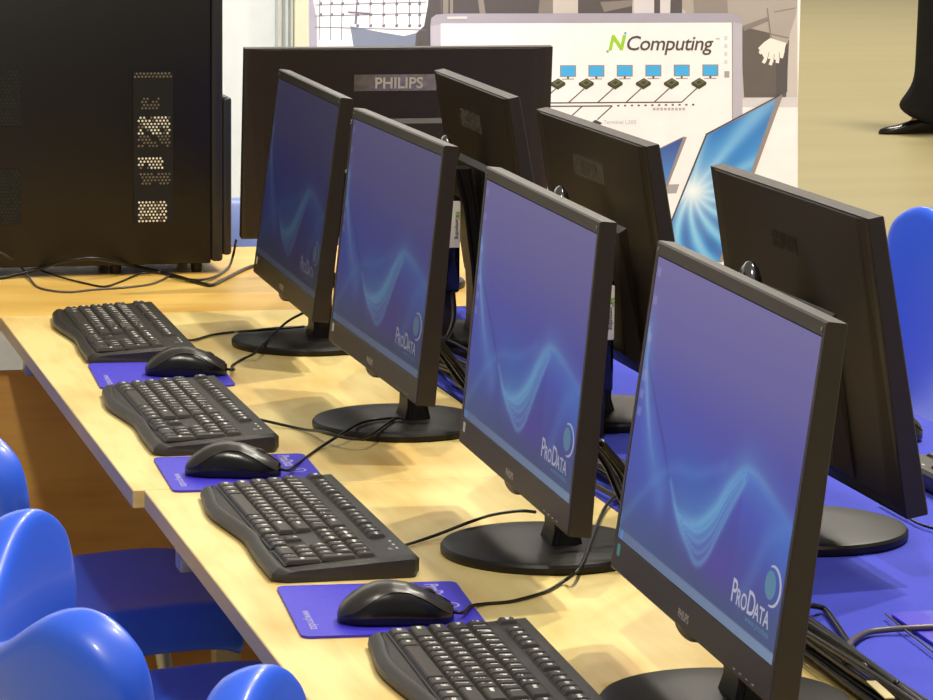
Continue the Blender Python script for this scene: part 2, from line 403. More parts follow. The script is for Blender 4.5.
def make_monitor():
    t = thing('monitor', '', 'monitor')
    PAN = []
    def pan(name, bm, m, smooth=None, parent=None):
        o = obj(name, bm, m, parent or t, smooth)
        if not parent: PAN.append(o)
        return o
    pan('casing', casing_bm(), M['bezel'], 40)
    pan('rear_shell', shell_bm(), M['black'])
    me = screen_mesh(1); me.materials.append(M['scr'][3])
    scr = bpy.data.objects.new('screen', me); C.objects.link(scr); scr.parent = t; PAN.append(scr)
    sw, sh = SL-SR, SZ1-SZ0
    def SP(u, v, x=-.0012): return Vector((x, SL-u*W, v*H))
    b = NB()
    y = SL-.712*W+.001; z = .19*H
    for s, sz, dx in (('P', .034, 0), ('RO', .0235, .0165), ('D', .034, .050), ('ATA', .0235, .072)):
        vs, fs = text_polys(s, size=sz, bold=.0003)
        V = [b.verts.new((-.0012, y-(dx+v.x)*.92, z-.004+v.y*.84)) for v in vs]
        for f in fs: b.faces.new([V[i] for i in f])
    obj('screen_logo', b, LOGO[3], scr); b = NB()
    vs, fs = text_polys('www.prodata', size=.0125)
    V = [b.verts.new((-.0012, SL-.80*W-v.x*.95, .155*H+v.y*.62)) for v in vs]
    for f in fs: b.faces.new([V[i] for i in f])
    obj('screen_caption', b, GLOBE[3], scr); b = NB()
    # crescent round the globe
    cu, cv = .900, .288; n = 22; prev = None
    for k in range(n+1):
        a = math.radians(112-k*205/n); wv = .0016+.0030*math.sin(PI*k/n)
        p = []
        for rr in (0, wv):
            p.append(b.verts.new((-.0012, SL-(cu*W+.004)-(.021+rr)*math.cos(a), cv*H+(.0152+rr*.8)*math.sin(a))))
        if prev: b.faces.new((prev[0], prev[1], p[1], p[0]))
        prev = p
    obj('screen_crescent', b, LOGO[3], scr)
    b = NB(); poly(b, [(-.0010, SL-cu*W-.0145*math.cos(2*PI*k/28), cv*H+.0118*math.sin(2*PI*k/28)) for k in range(28)])
    obj('screen_globe', b, GLOBE[3], scr)
    # front lettering, tab, buttons, sticker
    b = NB(); add_text(b, front_text(-.0011, .021, .0085), 'PHILIPS', size=.0105, bold=.0003); pan('brand_lettering', b, M['silverink'])
    b = NB(); n = 20
    rings(b, [[(x, .036*math.cos(PI+PI*k/n)*sc, .002+.0085*math.sin(PI+PI*k/n)*sc) for k in range(n+1)] for x, sc in ((.0008, .93), (.002, 1), (.009, 1), (.0105, .9))], closed=True)
    bmesh.ops.recalc_face_normals(b, faces=b.faces); pan('control_tab', b, M['bezel'], 50)
    for k in range(4):
        b = NB(); box(b, -.0014, 0, -.157-k*.018-.0035, -.157-k*.018+.0035, .0042, .0058, bev=.0003, seg=1); pan('button', b, M['platelab'])
    b = NB(); box(b, -.0013, 0, .2315, .2415, .0155, .0265, bev=.0002, seg=1); pan('energy_sticker', b, M['tealsticker'])
    for s in (1, -1):
        b = NB(); lathe(b, [(.0022, -.0005), (.0022, .0006), (.0016, .0009)], 14)
        for v in b.verts: v.co = Vector((-.001-v.co.z, s*(W/2-.0095)+v.co.x, H-.0075+v.co.y))
        bmesh.ops.recalc_face_normals(b, faces=b.faces); pan('corner_screw_cap', b, M['platelab'])
    # rear brand plate
    b = NB()
    k = .0585
    def pl(a, c, d): return (.0188+(H*.98-c)*.0365+d, a-.012, c-.008)
    for (a0, a1, c0, c1, d) in ((-.076, .062, .252, .279, .0006),):
        vs = [b.verts.new(pl(a, c, dd)) for dd in (-.004, d*.5) for a, c in ((a0, c0), (a1, c0), (a1, c1), (a0, c1))]
        for f in ((4, 5, 6, 7), (0, 1, 5, 4), (1, 2, 6, 5), (2, 3, 7, 6), (3, 0, 4, 7)): b.faces.new([vs[i] for i in f])
    plate = pan('label_plate', b, M['platelab'])
    b = NB(); add_text(b, lambda a, c, d: pl(-.042+a, .2565+c, .0010+d), 'PHILIPS', size=.0255, bold=.0005, ext=.0001)
    obj('lettering', b, M['silverink'], plate)
    # stand
    b = NB(); lathe(b, [(.111, 0), (.1123, .002), (.1123, .0075), (.110, .0105), (.104, .0122), (.06, .0136), (.001, .0140)], 72)
    obj('stand_base', b, M['base'], t, 35)
    b = NB()
    def sec(x0, x1, hy, z): return [(x0, -hy, z), (x1, -hy, z), (x1, hy, z), (x0, hy, z)]
    rings(b, [sec(.000, .034, .032, .0128), sec(.004, .031, .029, .028), sec(.005, .031, .029, .075), sec(.012, .034, .029, .11), sec(.024, .046, .028, .20), sec(.034, .060, .026, .256)])
    bmesh.ops.recalc_face_normals(b, faces=b.faces)
    es = [e for e in b.edges if len(e.link_faces) == 2 and abs(e.verts[0].co.z-e.verts[1].co.z) > .005]
    bmesh.ops.bevel(b, geom=es, offset=.006, segments=3, affect='EDGES')
    obj('stand_neck', b, M['base'], t, 40)
    b = NB(); lathe(b, [(.001, -.026), (.016, -.026), (.0165, -.008), (.0150, .004), (.011, .014), (.006, .0205), (.001, .0225)][1:], 24, sx=.8, sy=1.25)
    for v in b.verts: v.co += Vector((.067, -.012, .256+.0245))
    obj('hinge_cap', b, M['chrome'], t, 50)
    return t, PAN
BO = .0396
PANEL = {'casing', 'rear_shell', 'screen', 'brand_lettering', 'control_tab', 'button', 'energy_sticker', 'corner_screw_cap', 'label_plate'}
def base_name(o): return o.name.split('.')[0]
proto, PAN = make_monitor()
def set_monitor(t, x, y, rot, tilt, label, group, scr=3, plate='platelab', ink='silverink'):
    t.location = (x, y, DT if x < XR or y > 1.65 else DT); t.rotation_euler = (0, 0, rot)
    t['label'] = label; t['group'] = group
    for o in t.children:
        nm = base_name(o)
        if nm in PANEL:
            o.location = (-BO, 0, ZB); o.rotation_euler = (0, tilt, 0)
        def om(ob, m): ob.material_slots[0].link = 'OBJECT'; ob.material_slots[0].material = m
        if nm == 'screen':
            om(o, M['scr'][scr])
            for c in o.children: om(c, LOGO[scr] if base_name(c) in ('screen_logo', 'screen_crescent') else GLOBE[scr])
        if nm == 'label_plate':
            om(o, M[plate]); om(o.children[0], M[ink])
fm = [(.2952, 1.3028, -.0238, .1261, 0, 'farthest front monitor, facing the chairs, beside the far end of the wooden tables'),
      (.2779, .6221, 0, .1029, 1, 'second farthest front monitor facing the chairs, its stand on the farther birch table'),
      (.2635, -.1323, -.0322, .089, 2, 'second nearest front monitor facing the chairs, just past the largest screen'),
      (.2491, -.7848, -.0366, .1291, 3, 'largest nearest front monitor with a bright purple-blue wave picture, at lower right')]
mons = [proto]+[copy_tree(proto) for _ in range(7)]
for t, (x, y, r, ti, sc, lab) in zip(mons, fm):
    set_monitor(t, x+BO*math.cos(r), y+BO*math.sin(r), r, ti, lab, 'monitors facing the chairs', sc)
rm = [(.6544, 1.3199, -.0323, 'platelab', 'platelab', 'farthest of the three monitors showing their backs on the blue cloth'),
      (.6409, .6407, -.0035, 'platelab', 'platelab', 'middle of the three monitors showing their backs on the blue cloth'),
      (.6475, -.1000, -.003, 'black', 'blackink', 'nearest of the three monitors showing their backs on the blue cloth')]
for t, (x, y, r, pl_, ik, lab) in zip(mons[4:7], rm):
    set_monitor(t, x-BO*math.cos(r), y-BO*math.sin(r), PI+r, .1864, lab, 'monitors turned away on the blue cloth', 2, pl_, ik)
set_monitor(mons[7], .604, 1.93-BO, -PI/2, .11, 'monitor seen squarely from behind with a silver brand plate, on the back table', 'monitors on the back table', 2, 'platemetal', 'silverink')
for o in list(mons[7].children):             # the squarely seen one has a lower, plainer stand
    if base_name(o) == 'hinge_cap': bpy.data.objects.remove(o)
    elif base_name(o) == 'stand_neck': o.scale.z = .62
    elif base_name(o) in PANEL:
        o.location.z += .009
        if base_name(o) == 'label_plate': o.location.y += .011
for t in mons[:4]:
    for o in list(t.children):
        if base_name(o) == 'hinge_cap': bpy.data.objects.remove(o)
for o in mons[6].children:
    if base_name(o) == 'label_plate': o.location.x -= .0005
for t in mons[:3]:
    for o in t.children:
        if base_name(o) == 'energy_sticker': o.material_slots[0].link = 'OBJECT'; o.material_slots[0].material = M['whitesticker']

# ------------------------------------------------------------------ keyboard
KL, KD = .45, .155
def make_keyboard():
    t = thing('keyboard', '', 'keyboard')
    # outline: f = distance from the front edge, l = distance from the typist's left end
    def front(l):                            # wavy palm edge
        s = l/KL
        return -.010*math.exp(-((s-.26)/.17)**2)+.004*math.exp(-((s-.6)/.12)**2)-.001
    def XY(f, l): return (f-KD/2, KL/2-l)
    def deck(f): return .0135+.062*f
    n = 60
    ls = [KL*i/n for i in range(n+1)]
    def corner(l, r=.012):                   # rounding near both ends
        e = min(l, KL-l)
        return 0 if e >= r else r-math.sqrt(max(0, r*r-(r-e)**2))
    b = NB(); secs = []
    for l in ls:
        f0 = front(l)+corner(l); f1 = KD-corner(l, .006); e = min(l, KL-l); dz = -.003*max(0, 1-e/.006)
        prof = [(f0+.004, 0), (f0, .004), (f0+.001, .0095+dz*.3), (f0+.006, .0135+dz), (f0+.009, .0148+dz), (f0+.0125, .0146+dz), (f0+.0139, .0120), (f0+.0152, deck(f0+.0152)-.0012+dz*.5),
                (.07, deck(.07)+dz), (f1-.004, deck(f1)+dz), (f1, deck(f1)-.004), (f1, .006), (f1-.004, .0)]
        secs.append([(*XY(f, l), z) for f, z in prof])
    rings(b, secs)
    bmesh.ops.recalc_face_normals(b, faces=b.faces)
    obj('body', b, M['kbody'], t, 35)
    # sunken key wells
    U = .0187
    b = NB()
    for l0, l1, f0, f1 in ((.008, .008+15*U+.002, .0155, .1122), (.008, .008+15*U+.002, .1205, .1408), (.296, .296+3*U, .0155, .0550), (.296, .296+3*U, .0730, .1122), (.359, .359+4*U+.001, .0155, .1122), (.296, .296+3*U, .1205, .1408)):
        ps = [(*XY(f, l), deck(f)+.0004) for f, l in ((f0, l0), (f0, l1), (f1, l1), (f1, l0))]
        poly(b, ps)
    bmesh.ops.recalc_face_normals(b, faces=b.faces)
    for f in b.faces:
        if f.normal.z < 0: f.normal_flip()
    obj('key_well', b, M['kdark'], t)
    ROWF = [.0262, .0450, .0638, .0826, .1014, .1305]
    def key(l, row, w=1, leg='', h=1, sub=''):
        f = ROWF[row]+(h-1)*U/2; lc = l+w*U/2
        b = NB(); c = XY(f, lc); hy = w*U/2; hx = h*U/2; z = deck(f)
        if row == 5: hx -= .0002
        frustum(b, c, (hx-.0008, hy-.0008), (hx-.0024, hy-.0023), z, z+.0040, off=(.0006, 0))
        bmesh.ops.recalc_face_normals(b, faces=b.faces)
        es = [e for e in b.edges if e.verts[0].co.z > z+.002 or e.verts[1].co.z > z+.002]
        bmesh.ops.bevel(b, geom=es, offset=.0008, segments=2, affect='EDGES')
        if leg:
            sz = .0086 if len(leg) == 1 else .0052
            add_text(b, lambda a, cc, d: (c[0]-.0010+cc, c[1]+hy-.0042-a, z+.00412), leg, mi=1, size=sz, bold=.00045)
        if sub:
            add_text(b, lambda a, cc, d: (c[0]-.0062+cc, c[1]+hy-.0042-a, z+.00412), sub, mi=1, size=.006, bold=.0004)
        obj('key', b, [M['key'], M['legend']], t, 40)
    L0 = .009
    def runrow(row, items, l=L0):
        for it in items:
            w, s = it[0], it[1]; key(l, row, w, s, sub=it[2] if len(it) > 2 else ''); l += w*U
    runrow(0, [(1.25, 'Ctrl'), (1.25, 'H'), (1.25, 'Alt'), (6.25, ''), (1.25, 'Alt'), (1.25, 'H'), (1.25, 'M'), (1.25, 'Ctrl')])
    runrow(1, [(2.25, 'Shift')]+[(1, x) for x in 'ZXCVBNM']+[(1, '<', ','), (1, '>', '.'), (1, '?', '/'), (2.75, 'Shift')])
    runrow(2, [(1.75, 'Caps')]+[(1, x) for x in 'ASDFGHJKL']+[(1, ':', ';'), (1, '"', "'"), (2.25, 'Enter')])
    runrow(3, [(1.5, 'Tab')]+[(1, x) for x in 'QWERTYUIOP']+[(1, '{', '['), (1, '}', ']'), (1.5, '|')])
    runrow(4, [(1, '~', '`')]+[(1, a, c) for a, c in zip('!@#$%^&*()', '1234567890')]+[(1, '_', '-'), (1, '+', '='), (2, 'Back')])
    runrow(5, [(1, 'Esc')]); l = L0+2*U
    for g in range(3):
        for k in range(4): key(l, 5, 1, 'F%d' % (g*4+k+1)); l += U
        l += .5*U
    LN = .2965
    for k, s in enumerate(('PrtSc', 'Scrl', 'Pause')): key(LN+k*U, 5, 1, s)
    for k, s in enumerate(('Ins', 'Home', 'PgUp')): key(LN+k*U, 4, 1, s)
    for k, s in enumerate(('Del', 'End', 'PgDn')): key(LN+k*U, 3, 1, s)
    key(LN+U, 1, 1, '^')
    for k, s in enumerate('<v>'): key(LN+k*U, 0, 1, s)
    LP = .3595
    for r, s in ((4, ('Num', '/', '*', '-')), (3, '789'), (2, '456'), (1, '123')):
        for k, x in enumerate(s): key(LP+k*U, r, 1, x)
    key(LP, 0, 2, '0'); key(LP+2*U, 0, 1, '.')
    key(LP+3*U, 2, 1, '+', h=2); key(LP+3*U, 0, 1, 'Ent', h=2)
    b = NB()
    for k in range(3): 
        c = XY(.1395, .372+k*.017); box(b, c[0]-.0012, c[0]+.0012, c[1]-.003, c[1]+.003, deck(.1395)-.0005, deck(.1395)+.0006)
    add_text(b, lambda a, cc, d: (XY(.126, 0)[0]+.004+cc, XY(0, .405)[1]-a, deck(.132)+.0008), 'A 1', size=.006, bold=.0003)
    obj('indicator_panel', b, M['legend'], t)
    return t
def cord(t, pts, r=.0019, mt='cable', name='cord'):
    inv = t.matrix_basis.inverted() if False else Matrix.LocRotScale(t.location, t.rotation_euler, None).inverted()
    b = NB(); tube(b, [inv @ Vector(p) for p in pts], r, 8); obj(name, b, M[mt], t, 180)
def place_kb(t, x, y, r, label):
    c, s = math.cos(r), math.sin(r)
    t.location = (x+c*KD/2+s*KL/2, y+s*KD/2-c*KL/2, DT); t.rotation_euler = (0, 0, r); t['label'] = label; t['group'] = 'black keyboards on the wooden tables'
kb = make_keyboard()
kbs = [kb]+[copy_tree(kb) for _ in range(4)]
for t, (x, y, r, lab) in zip(kbs, [(.0005, 1.6294, -.0156, 'farthest black keyboard, at the far end of the wooden tables'),
                                   (-.0222, .9281, .0013, 'second farthest black keyboard, between the first and second blue mousepads'),
                                   (-.0079, .2272, -.004, 'second nearest black keyboard, straddling no edge beside the nearest whole mousepad'),
                                   (.0297, -.4947, -.0386, 'nearest black keyboard, cut off by the bottom of the picture')]):
    place_kb(t, x, y, r, lab)
kbs[2]['label'] = 'black keyboard shown whole just past the nearest mouse and mousepad'
k5 = kbs[4]; k5.rotation_euler = (0, 0, PI+.02); k5.location = (.905, -.005, DT+.001); k5['label'] = 'black keyboard on the blue cloth, peeping out at the right picture edge'; k5['group'] = 'keyboards on the blue cloth'

# ------------------------------------------------------------------ mouse
def make_mouse():
    t = thing('mouse', '', 'mouse'); n = 26; L = .114
    def hh(s):  # height profile, s 0 rear .. 1 nose
        return float(np.interp(s, [0, .04, .10, .2, .32, .45, .6, .75, .88, 1], [.009, .0165, .0235, .0315, .0368, .0382, .0358, .0298, .0225, .0135]))
    def ww(s): return .0305*(1-abs(2*s-1)**3.2)**.5*(1-.10*math.sin(PI*s))+.0005
    def section(s, a0=0, a1=PI, m=22, off=0, z0=.0025):
        x = -L/2+L*s; w = ww(s); h = hh(s); r = []
        for k in range(m+1):
            a = a0+(a1-a0)*k/m
            ca, sa = math.cos(a), math.sin(a)
            y = math.copysign(abs(ca)**.72, ca)*(w+off); z = z0+(h-z0+off)*abs(sa)**.72
            r.append((x, y, z))
        return r
    b = NB(); S = [.004, .02, .05]+[.09+.82*i/n for i in range(n+1)]+[.95, .98, .996]
    rings(b, [section(s)+[(-L/2+L*s, -ww(s)*.92, .0004), (-L/2+L*s, ww(s)*.92, .0004)] for s in S])
    bmesh.ops.recalc_face_normals(b, faces=b.faces)
    obj('body', b, M['mside'], t, 60)
    b = NB()
    def lim(s): return .30+.62*(max(0, math.sin(PI*(s-.12)/.88)) if s > .12 else 0)**1.3+.0*s
    rs = []
    for s in S[1:-1]: rs.append(section(s, lim(s), PI-lim(s), 22, .0009))
    rings(b, rs, closed=False, cap=False)
    bmesh.ops.recalc_face_normals(b, faces=b.faces)
    for f in b.faces:
        if f.normal.z < 0: f.normal_flip()
    obj('top_shell', b, M['mtop'], t, 180)
    b = NB(); lathe(b, [(.0085, -.0035), (.0105, -.0022), (.0105, .0022), (.0085, .0035)], 24)
    for v in b.verts: v.co = Vector((v.co.x+.030, v.co.z, v.co.y+hh(.76)-.0080))
    bmesh.ops.recalc_face_normals(b, faces=b.faces); obj('scroll_wheel', b, M['black'], t, 40)
    b = NB()
    pts = [(-L/2+L*s, 0, hh(s)+.0014) for s in (.60, .66)]+[(-L/2+L*s, 0, hh(s)+.0014) for s in (.86, .93, .97)]
    tube(b, pts[2:], .0006, 6); obj('button_seam', b, M['mside'], t)
    return t
mouse = make_mouse()
mice = [mouse]+[copy_tree(mouse) for _ in range(3)]
for t, (x, y, r, lab) in zip(mice, [(.113, 1.056, -.22, 'farthest black mouse, on the farthest blue mousepad'),
                                    (.050, .338, -.30, 'middle black mouse, on the second mousepad between two keyboards'),
                                    (.0755, -.412, -.13, 'nearest black mouse, on the nearest blue mousepad')]):
    t.location = (x, y, DT+.0032); t.rotation_euler = (0, 0, r); t['label'] = lab; t['group'] = 'black mice on the mousepads'
mice[3].location = (.895, .405, DT+.0003); mice[3].rotation_euler = (0, 0, PI+.5); mice[3]['label'] = 'black mouse on the blue cloth at the right, past the nearest turned monitor'

# mousepads
def pad(x, y, r, lab, w=.184, h=.205, ink=True):
    t = thing('mousepad', lab, 'mousepad', (x, y, DT+.0002), r, 'blue mousepads')
    b = NB(); n = 8; R = .010
    out = []
    for cx, cy, a0 in ((w-R, -R, 0), (R, -R, 90), (R, -h+R, 180), (w-R, -h+R, 270)):
        for k in range(n+1):
            a = math.radians(a0+90*k/n); out.append((cx+R*math.cos(a), cy+R*math.sin(a)))
    rings(b, [[(p[0], p[1], z) for p in out] for z in (0, .0026)]); bmesh.ops.recalc_face_normals(b, faces=b.faces)
    obj('mat', b, M['pad'], t)
    if ink:
        b = NB()
        add_text(b, lambda a, c, d: (.012+c, -h*.52-a, .0029), 'www.prodata', size=.014)
        bmesh.ops.recalc_face_normals(b, faces=b.faces); obj('web_address_print', b, M['padink'], t); b = NB()
        add_text(b, lambda a, c, d: (w-.034+c, -.012-a, .0029), 'ProData', size=.02, bold=.0004)
        bmesh.ops.recalc_face_normals(b, faces=b.faces); obj('lettering_print', b, M['padink'], t); b = NB()
        k = 20
        for q in range(k):
            a0, a1 = 2*PI*q/k, 2*PI*(q+1)/k
            poly(b, [(w-.024+r_*math.cos(a), -.105+r_*1.1*math.sin(a), .0029) for r_, a in ((.009, a0), (.011, a0), (.011, a1), (.009, a1))])
        add_text(b, lambda a, c, d: (w-.028+c, -.101-a, .0029), 'P', size=.012)
        bmesh.ops.recalc_face_normals(b, faces=b.faces)
        obj('emblem_print', b, M['padink'], t)
    return t
pad(-.008, 1.174, -.05, 'farthest blue mousepad, mostly hidden under the farthest mouse')
pad(-.026, .462, -.04, 'middle blue mousepad, between the two middle keyboards')
pad(-.010, -.243, -.075, 'nearest blue mousepad, with the closest mouse on it', .184, .215)
pp = onz(889, 615)
pad(pp.x, pp.y+.0, -.03, 'blue-violet mousepad on the blue cloth at lower right, crossed by a cable', .184, .205, False)

# cords
def nose(m):
    M_ = Matrix.LocRotScale(m.location, m.rotation_euler, None); return [M_ @ Vector((.0545, 0, .0075)), M_ @ Vector((.066, 0, .0065))]
def PX(L): return [onz(u, v, z) for u, v, z in L]
cord(kbs[0], [kbs[0].location+Vector((KD/2-.004, -.03, .010))]+PX([(190, 340.3, .004), (212, 335, .003), (234, 332, .004), (240, 331.5, .015), (266, 329.7, .0165), (304, 326.5, .0165)]))
cord(kbs[1], [kbs[1].location+Vector((KD/2-.004, -.03, .010))]+PX([(300, 428.6, .003), (323.6, 431.8, .0165), (341, 437, .0165), (356, 439, .0165), (368.6, 436, .0165), (386, 424, .0165), (394, 419, .017)]))
cord(kbs[2], [kbs[2].location+Vector((KD/2-.004, -.125, .010))]+PX([(409, 544, .004), (436.5, 535, .006), (468.6, 522.5, .0165), (494, 514.5, .0165), (520, 511, .0168), (536, 512, .0168)]))
cord(mice[0], nose(mice[0])+PX([(232, 366, .003), (243, 359, .002), (255, 353, .012), (262, 345, .016), (270, 337, .0165), (287, 322, .03), (301, 314, .05), (318, 306, .06)]))
cord(mice[1], nose(mice[1])+PX([(296, 465, .005), (318, 449, .0025), (343, 433, .016), (358, 424, .0165), (373, 420, .0165), (388, 418.5, .0165), (402, 418, .0175)]))
cord(mice[2], nose(mice[2])+PX([(470, 606.5, .005), (484, 604, .002), (513.6, 601, .002), (546, 591.6, .002), (564, 581, .004), (575, 573, .014), (582, 564, .0166), (590, 544, .0166), (597, 525, .016), (606, 506, .012), (618, 492, .008)]))

# ------------------------------------------------------------------ thin clients on the rear monitors
def thin_client(x, y, z, lab):
    t = thing('thin_client', lab, 'thin client', (x, y, DT+z), 0, 'thin client boxes behind the turned monitors')
    b = NB(); box(b, -.012, .012, -.062, .062, 0, .142, bev=.005, seg=3); obj('body', b, M['gloss'], t, 40)
    b = NB(); box(b, -.0108, .0108, -.0648, -.061, .067, .136, bev=.002, seg=2); f = obj('front_cover', b, M['tcwhite'], t, 40)
    f['label'] = 'white end cover'
    b = NB(); add_text(b, lambda a, c, d: (.0035+c, -.0652, .120-a), 'NComputing', size=.0075, bold=.0002); obj('lettering', b, M['greyink'], f)
    b = NB(); add_text(b, lambda a, c, d: (.0035+c, -.0654, .1203-a), 'N', size=.0085, bold=.0004); obj('lettering', b, M['green'], f)
    # stand clip to the monitor neck
    b = NB(); box(b, -.010, .010, -.03, .03, -z-.0005+.0012, .001, bev=.002); obj('foot', b, M['black'], t, 40)
    return t
thin_client(.541, 1.318, .078, 'slim white-ended box behind the farthest turned monitor, seen past the second farthest screen')
thin_client(.545, .535, .062, 'slim white-ended box behind the middle turned monitor, seen past the second nearest screen')

# ------------------------------------------------------------------ loose cables
def cable(pts, r, lab, mt='cable', group='loose cables in the bundle behind the screens'):
    b = NB(); tube(b, pts, r, 8); o = obj('cable', b, M[mt], None, 180); tag(o, lab, 'cable', group); return o
LB = 'black cable in the tangled bundle running along the seam between wood and cloth'
for k in range(9):
    rx = random.Random(k*13+5); pts = []
    ph = rx.uniform(0, 6); lay = k % 3; ox = (k//3-1)*.014+.008*(lay == 1)
    for j in range(26):
        y = 1.45-j*.1
        w = .014*math.sin(y*5.1+ph)+.01*math.sin(y*11+2*ph)
        z = .0065+lay*.0085+.006*abs(math.sin(y*6+ph))*(lay > 0)
        near = max(0, min(1, (.1-y)/.4))
        pts.append(Vector((.475+ox*(1-.35*near)+w*(1-near*.85)-.047*near, y, DT+z)))
    cable(pts, .0042 if k % 2 else .0034, LB)
def W3(L): return [Vector((x-(.045*max(0, min(1, (.1-y)/.4))*max(0, min(1, (.06-z)/.03)) if x > .4 else 0), y, DT+z)) for x, y, z in L]
LH = 'black cable drooping behind the screens into the bundle'
for yc, sx in ((1.3, 1), (.62, 1), (-.13, 1)):
    for d, q in ((-.06, .0040), (-.02, .0030), (.03, .0042)):
        cable(W3([(.345, yc+d, .13), (.375, yc+d-.01, .09), (.41, yc+d-.05, .042), (.455, yc+d-.10, .034), (.470, yc+d-.15, .030), (.466, yc+d*.3-.17, .026)]), q, LH, 'cable', 'cables drooping behind the screens')
for yc in (1.32, .64, -.12):
    for d, q in ((-.10, .0036), (.05, .0042)):
        cable(W3([(.545, yc+d*.5, .085), (.53, yc+d-.02, .05), (.505, yc+d-.08, .03), (.486, yc+d-.12, .030), (.480, yc+d*.4-.15, .028)]), q, LH, 'cable', 'cables drooping behind the screens')
# plug block lying on the seam, and its paper tag
b = NB(); box(b, -.012, .012, -.03, .03, 0, .022, bev=.005, seg=3); o = obj('plug', b, M['cable'], None, 40); o.location = (.50, .82, DT+.0205+.012); o.rotation_euler = (0, 0, .5)
tag(o, 'black plug lying on the cables behind the second farthest screen', 'plug')
p0, p1 = onz(871, 682, .037), onz(890, 699, .037)
b = NB(); d = (p1-p0); d.z = 0; L = d.length; d.normalize(); s = Vector((d.y, -d.x, 0))*.0045
rings(b, [[p0-s, p0+s, p1+s, p1-s], [p0-s+Vector((0, 0, .0012)), p0+s+Vector((0, 0, .0012)), p1+s+Vector((0, 0, .0012)), p1-s+Vector((0, 0, .0012))]])
bmesh.ops.recalc_face_normals(b, faces=b.faces)
tag(obj('cable_tag', b, M['cabletag']), 'yellowish paper tag on the cable bundle at lower right', 'tag')
cable(PX([(845, 662, .022), (847, 652, .018), (852, 641, .007), (866, 633, .004), (884, 630, .004), (912, 628, .0055), (945, 627, .0055), (990, 628, .0055)]), .0031, 'grey cable curving right across the blue mousepad at lower right', 'cablegrey', 'cables on the blue cloth')
cable(PX([(800, 604, .012), (814, 606, .01), (824, 609, .004), (836, 624, .0035), (850, 645, .006), (866, 668, .03)]), .003, 'black cable curving on the cloth from behind the largest screen', 'cable', 'cables on the blue cloth')
cable(PX([(886, 614, .0045), (900, 626, .0045), (918, 640, .0045), (940, 656, .004), (975, 672, .002)]), .0011, 'thin dark cord lying across the corner of the right mousepad', 'cablegrey', 'cables on the blue cloth')
cable(PX([(880, 503, .003), (905, 516, .003), (925, 526, .003), (960, 534, .003)]), .0016, 'thin black cord beside the keyboard at the right picture edge', 'cable', 'cables on the blue cloth')
cable(PX([(896, 683, .03), (910, 692, .01), (925, 705, .006)]), .0028, 'black cable leaving the bundle at the lower right corner', 'cable', 'cables on the blue cloth')
G2 = 'black cables in front of the computer tower'
cable(PX([(-40, 282, .003), (0, 278, .003), (35, 270, .012), (62, 262, .03), (90, 258.5, .036), (115, 262, .026), (145, 268.5, .008), (172, 275, .003), (200, 283, .003), (212, 285, .003), (225, 279, .003), (250, 267, .003), (275, 262, .003)]), .0032, 'thick black cable arching along the front of the computer tower', 'cable', G2)
cable(PX([(-6, 249, .06), (10, 258, .035), (22, 268, .012), (31, 280, .003), (40, 288, .002), (66, 292, .002), (95, 289.5, .002), (130, 287, .002), (155, 283, .002), (172, 274, .0025)]), .0018, 'thin black cord looping nearest on the back table, hanging from upper left', 'cablegrey', G2)
cable(PX([(40, 270, .008), (60, 277, .004), (84, 283, .002), (104, 286.5, .002), (120, 282, .002), (140, 274, .003), (160, 272, .007)]), .0017, 'thin black cord sagging between the other two cables by the tower', 'cable', G2)
cable(PX([(168, 276, .002), (195, 280, .0065), (214, 277, .004), (228, 268, .004), (233, 256, .02), (236, 240, .05)]), .0022, 'short black cord climbing beside the tower right edge', 'cable', G2)

# ------------------------------------------------------------------ computer tower
TY = 2.085
tw = thing('computer_tower', 'big black computer tower lying side-on at the left of the back table', 'computer', (.08, TY, DT))
tw['label'] = 'big black computer tower standing side-on at upper left on the back table'
def tx(u, v): q = ony(u, v, TY); return q.x-.08, q.z-DT
zr = tx(220, 266)[1]
xr, _ = tx(211, 150)
b = NB(); box(b, -.30, xr, 0, .21, .017, .53, bev=.003); obj('case', b, M['tower'], tw, 40)
b = NB(); xe, _ = tx(223, 100); box(b, xr+.0005, xe, -.002, .212, .02, .53, bev=.006, seg=3); obj('front_bezel', b, M['towerbezel'], tw, 40)
b = NB(); xe2, _ = tx(232, 180); _, zt = tx(230, 97); box(b, xe-.001, xe2, .0, .21, .03, zt, bev=.006, seg=3); obj('front_door', b, M['towerbezel'], tw, 40)
for fx in (tx(118, 270)[0], -.26, xr-.02):
    for fy in (.03, .18):
        b = NB(); lathe(b, [(.009, 0), (.010, .003), (.010, .0172)], 16, c=(fx, fy)); obj('foot', b, M['black'], tw, 40)
